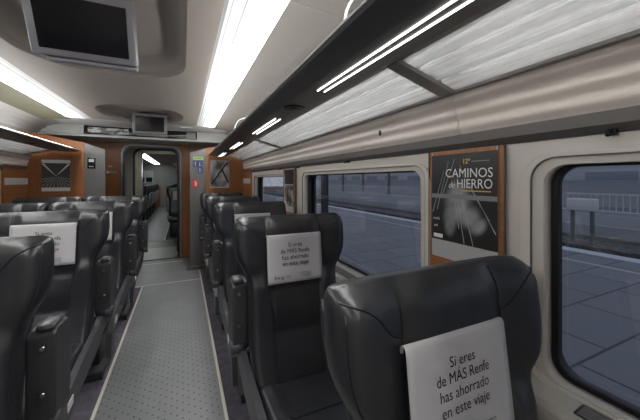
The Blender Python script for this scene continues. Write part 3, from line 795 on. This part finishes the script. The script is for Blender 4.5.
struct(MB().box(-1.05, -.93, 6.0, Y2, -.05, 2.2).build('wall_gangway_left', bpy.data.materials['gangway_panel']))
o = MB().box(-.2, .2, -.3, .3, -.012, 0, .003).build('ceiling_light', M['lamp2']); o.location = (-.45, 7.0, 2.081); tag(o, 'small lamp added to the gangway ceiling to brighten the passage', 'ceiling light')  # lamp added to lighten the dark gangway
struct(MB().box(-.04, .08, 6.0, Y2, -.05, 2.2).build('wall_gangway_right', M['brushed']))
struct(MB().box(-1.05, .08, 6.0, Y2, 2.08, 2.12).build('ceiling_gangway', M['ceil_white']))
struct(MB().box(-1.1, .1, 6.9, Y2+.02, -.05, .004).build('floor_gangway', M['rail_grey']))
# next carriage
YZ = 17.2
struct(MB().box(-1.9+DX, 1.0+DX, Y2, YZ, -.05, .0).build('floor_next', M['carpet']))
struct(MB().box(-.48+DX, .23+DX, Y2, YZ, -.0, .004).build('trim_40', M['mat']))
struct(MB().box(.22+DX, .245+DX, Y2, YZ, -.0, .008).build('trim_41', M['line']))
struct(MB().box(-.495+DX, -.47+DX, Y2, YZ, -.0, .008).build('trim_42', M['line']))
struct(MB().box(-1.9+DX, 1.0+DX, Y2, YZ, 2.2, 2.25).build('ceiling_next', M['ceiling']))
for s_, x in (('left', -1.9+DX), ('right', .95+DX)):
    struct(MB().box(x, x+.05, Y2, YZ, 0, .84).build('wall_%s_next_lower' % s_, M['sill']))
    struct(MB().box(x, x+.05, Y2, YZ, 1.44, 2.2).build('wall_%s_next_upper' % s_, M['cream']))
    b = MB()
    for k in range(8): b.box(x, x+.05, Y2+1.9*k, Y2+1.9*k+.45, .84, 1.44)
    struct(b.build('wall_%s_next_pillars' % s_, M['cream_frame']))
struct(MB().box(-1.9+DX, 1.0+DX, YZ, YZ+.05, 0, 2.25).build('wall_next_end', mat('next_end_grey', (.3, .3, .3), .4)))
struct(plate('wall_next_front', [(-1.9+DX, 0), (1.0+DX, 0), (1.0+DX, 2.2), (-1.9+DX, 2.2)], [rrect(-.86, -.08, .004, 2.0, .1)], .04, lambda u, v, w: (u, Y2+.02+w, v), mat('yellow_cream', (.45, .40, .30), .4)))
o = MB().box(-1.3, -1.05, 10.2, YZ-.5, 2.185, 2.2).build('ceiling_light', M['lamp2']); tag(o, 'ceiling light strip glimpsed through the gangway in the next carriage', 'ceiling light')
for sg in (1, -1):
    f = (lambda x: x+DX) if sg > 0 else (lambda x: mx(x)+DX)
    o = MB().prism([(f(x), z) for x, z in ((.372, 1.84), (.376, 1.806), (.40, 1.797), (.56, 1.789), (.655, 1.80), (.949, 1.72), (.949, 1.73), (.6, 1.83), (.385, 1.845))], 'y', Y2+.9, YZ-1).build('luggage_rack', M['cove'])
    tag(o, 'pale luggage rack on the %s of the next carriage' % ('right' if sg > 0 else 'left'), 'luggage rack')
for i, (x, y) in enumerate(((-.80, 7.35), )):
    o = MB().tube([(0, 0, 0), (0, 0, 2.08)], .017, 12).build('grab_pole', M['steel']); o.location = (x, y, .004); tag(o, 'upright steel grab pole inside the gangway', 'pole')
def simple_seat():
    b = MB()
    rings = []
    for z in (.4, .6, .85, .95, 1.05, 1.12, 1.18, 1.21, 1.22):
        hw = lerp_tab(HW, z); th = lerp_tab(TH, z); rings.append([(hw*math.copysign(abs(math.cos(a))**.5, math.cos(a)), yf(z)+th/2+th/2*math.copysign(abs(math.sin(a))**.5, math.sin(a)), z) for a in [2*PI*k/20 for k in range(20)]])
    b.loft(rings)
    b.box(-.235, .235, -.72, -.2, .38, .49, .03)
    b.box(-.2, .2, -.6, -.25, 0, .38, .02)
    b.box(.24, .3, .05, .15, .55, .92, .01); b.box(-.3, -.24, .05, .15, .55, .92, .01)
    b.box(.24, .262, -.65, .08, .45, .52, .005); b.box(-.262, -.24, -.65, .08, .45, .52, .005)
    o = b.build('train_seat', M['leather']); o.data.materials.append(M['seat_light'])
    for p in o.data.polygons:
        if abs(p.center.x) > .239 and p.center.z < .93 and abs(p.normal.x) < 2 and (p.center.y > -.02 and p.center.z > .5 and p.center.y > .04 or p.center.z < .53): p.material_index = 1
    return o
ss = None; cv = None
def next_seat(x, y, lb, grp):
    global ss, cv
    if ss is None: ss = simple_seat(); o = ss
    else: o = ss.copy(); C.objects.link(o)
    o.location = (x, y, 0); tag(o, lb, 'seat', grp)
    if cv is None:
        c = MB().box(-.149, .149, -.030, -.029, .88, 1.11).build('headrest_cover', M['paper'])
        for v in c.data.vertices: v.co.y = yf(v.co.z)-.008+(.0005 if v.co.y > -.0295 else -.0005)
        cv = c
    else: c = cv.copy(); C.objects.link(c)
    c.parent = o
    return o
nearlab = {0: 'nearest dark seat seen at the right side of the gangway opening'}
for k in range(8):
    y = 8.75+k*1.0
    next_seat(XR+DX, y-.1, nearlab.get(k, 'dark seat in the single row of the next carriage'), None if k == 0 else 'single seats in the next carriage')
    next_seat(XL+DX, y, 'dark aisle seat in the left row of the next carriage' , 'aisle seats in the next carriage')
    next_seat(XL2+DX, y, 'dark window seat in the left row of the next carriage', 'window seats in the next carriage')

nb = thing('poster', 'pale bluish framed panel on the end wall of the next carriage', 'poster', (-1.72, YZ, 1.25))
MB().box(-.35, .35, -.02, 0, 0, .62).build('backing', M['ceil_white'], nb)
for x in (-.17, .17): MB().box(x-.14, x+.14, -.03, -.019, .05, .28).build('dark_picture', M['screen'], nb)
struct(MB().box(-1.9+DX, -1.05, YZ-.02, YZ, 0, 1.1).build('trim_43', M['wood']))
struct(MB().box(-.8, 1.0+DX, YZ-.02, YZ, 0, 1.1).build('trim_44', M['wood']))
# ---------------------------------------------------------------- OUTSIDE
def tiles():
    m = mat('platform_paving', (.12, .125, .14), .5)
    br = N(m, 'ShaderNodeTexBrick'); br.inputs['Scale'].default_value = 1; br.offset = .5
    br.inputs['Brick Width'].default_value = 1.2; br.inputs['Row Height'].default_value = .8; br.inputs['Mortar Size'].default_value = .015
    br.inputs['Color1'].default_value = (.16, .165, .185, 1); br.inputs['Color2'].default_value = (.2, .205, .225, 1); br.inputs['Mortar'].default_value = (.03, .03, .038, 1)
    L(m, coords(m), br.inputs['Vector']); L(m, br.outputs[0], bsdf(m).inputs['Base Color']); return m
ballast = mat('ballast', (.1, .095, .095), .95); noise_col(ballast, (.04, .038, .04), (.2, .19, .19), 6, (1, 1, 1), 6)
struct(MB().box(1.25, 9.6, -8, 45, -1.2, -.45).build('ground_platform', tiles()))
struct(MB().box(9.15, 9.6, -8, 45, -.45, -.44).build('trim_50', mat('edge_white', (.62, .64, .68), .6)))
struct(MB().box(8.1, 8.2, -8, 45, -.45, -.445).build('trim_51', mat('edge_line', (.5, .52, .56), .6)))
struct(MB().box(-60, 90, -40, 120, -1.35, -1.25).build('ground', ballast))
for i, (x, lb) in enumerate(((10.6, 'nearer rail of the first track beyond the platform'), (12.1, 'farther rail of the first track beyond the platform'), (15.0, 'nearer rail of the second track beyond the platform'), (16.5, 'farther rail of the second track beyond the platform'))):
    o = MB().box(-.035, .035, -20, 60, 0, .15).build('rail', M['steel']); o.location = (x, 20, -1.25); tag(o, lb, 'rail')
struct(MB().box(19, 25, -8, 60, -1.25, -.35).build('ground_far_platform', mat('far_platform', (.5, .53, .57), .7)))
o = MB().box(-.03, .03, -30, 40, 0, 1.75).build('wall_far_platform', mat('pale_panel', (.75, .78, .82), .6)); o.location = (24.9, 20, -.35); struct(o)
cb = thing('signal_cabinet', 'small white cabinet standing on legs by the tracks outside the nearest window', 'cabinet', (13.6, 5.9, -1.25))
MB().box(-.2, .2, -.42, .42, 1.5, 1.95, .03).build('housing', M['white'], cb)
for y in (-.3, .3): MB().box(-.05, .05, y-.05, y+.05, 0, 1.5).build('leg', M['doorgrey'], cb)
struct(MB().box(13.0, 14.2, -8, 60, -1.25, -.95).build('ground_ballast_ridge', ballast))
struct(MB().box(17.6, 18.2, -8, 60, -1.25, -.75).build('ground_cable_duct', mat('duct', (.4, .42, .45), .7)))
def shelter():
    r = thing('platform_canopy', 'long pale canopy on posts over the far platform', 'canopy', (22, 20, -.35))
    MB().box(-2.6, 2.6, -26, 34, 3.2, 3.5).build('roof', mat('canopy_roof', (.55, .6, .66), .6), r)
    for k in range(11):
        MB().box(-.12, .12, -25+k*5.5, -24.76+k*5.5, 0, 3.2).build('post', M['doorgrey'], r)
shelter()
def fence():
    r = thing('fence', 'pale railing along the far platform beyond the tracks', 'fence', (19.3, 20, -.35))
    MB().box(-.03, .03, -26, 34, 1.0, 1.06).build('top_rail', M['white'], r); MB().box(-.03, .03, -26, 34, .15, .2).build('bottom_rail', M['white'], r)
    b = MB()
    for k in range(240): b.box(-.015, .015, -26+k*.25, -25.97+k*.25, .2, 1.0)
    o = b.build('balusters', M['white'], r)
fence()
wm = mat('station_building', (.5, .53, .58), .7)
bl = thing('station_building', 'long low grey station building behind the far platform', 'building', (34, 20, -1.25))
MB().box(0, 8, -35, 60, 0, 4.6).build('facade', wm, bl)
for k in range(13): MB().box(-.06, 0, -33+k*6, -29.5+k*6, 1.6, 3.4).build('window', mat('dusk_window', (.25, .3, .36), .2) if k == 0 else bpy.data.materials['dusk_window'], bl)
MB().box(-.3, 8.2, -35.3, 60.3, 4.6, 4.9).build('roof', M['bar'], bl)
for k, (x, y, lb) in enumerate(((4.6, 9.5, 'dark platform post seen through the middle right window'), (6.5, 4.2, 'slim platform lamp post between the two nearest windows'), (4.2, 18, 'distant platform post seen through the far right window'))):
    o = MB().box(-.1, .1, -.1, .1, 0, 4.5).build('platform_post', M['dark_metal']); o.location = (x, y, -.45); tag(o, lb, 'post')
# greenery outside on the left
hg = mat('hedge', (.07, .12, .03), .9); noise_col(hg, (.04, .08, .02), (.2, .26, .09), 3)
bm_ = MB()
for k in range(26):
    y = -4+k*1.3; bm_.tube([(-7+random.uniform(-.4, .4), y, -1.2), (-7, y, .4), (-7, y, 1.6+random.uniform(0, 1))], [1.3, 1.4, .5], 9)
tag(bm_.build('hedge', hg), 'green hedge outside the left windows', 'hedge')['kind'] = 'stuff'

# ---------------------------------------------------------------- WORLD, CAMERA
w = bpy.data.worlds.new('World'); S.world = w; w.use_nodes = True; nt = w.node_tree
bg = nt.nodes['Background']; tc = nt.nodes.new('ShaderNodeTexCoord'); sp = nt.nodes.new('ShaderNodeSeparateXYZ'); rp = nt.nodes.new('ShaderNodeValToRGB')
nt.links.new(tc.outputs['Generated'], sp.inputs[0]); nt.links.new(sp.outputs[2], rp.inputs[0]); nt.links.new(rp.outputs[0], bg.inputs[0])
rp.color_ramp.elements[0].color = (.56, .59, .64, 1); rp.color_ramp.elements[1].color = (.38, .44, .54, 1)
bg.inputs[1].default_value = .5
cam = bpy.data.cameras.new('camera'); co = bpy.data.objects.new('camera', cam); C.objects.link(co); S.camera = co
co.location = (0, 0, 1.4); co.rotation_euler = (PI/2, 0, -math.atan(137/295)); cam.sensor_width = 36; cam.lens = 295/640*36; cam.shift_y = -30/640; cam.clip_start = .02; cam.clip_end = 300
S.view_settings.view_transform = 'Standard'; S.view_settings.look = 'None'; S.view_settings.gamma = 1; S.view_settings.use_curve_mapping = False
S.view_settings.exposure = 1.0
S.cycles.use_denoising = True; S.cycles.max_bounces = 8; S.cycles.transparent_max_bounces = 12; S.cycles.sample_clamp_indirect = 4
S.cycles.caustics_reflective = False; S.cycles.caustics_refractive = False
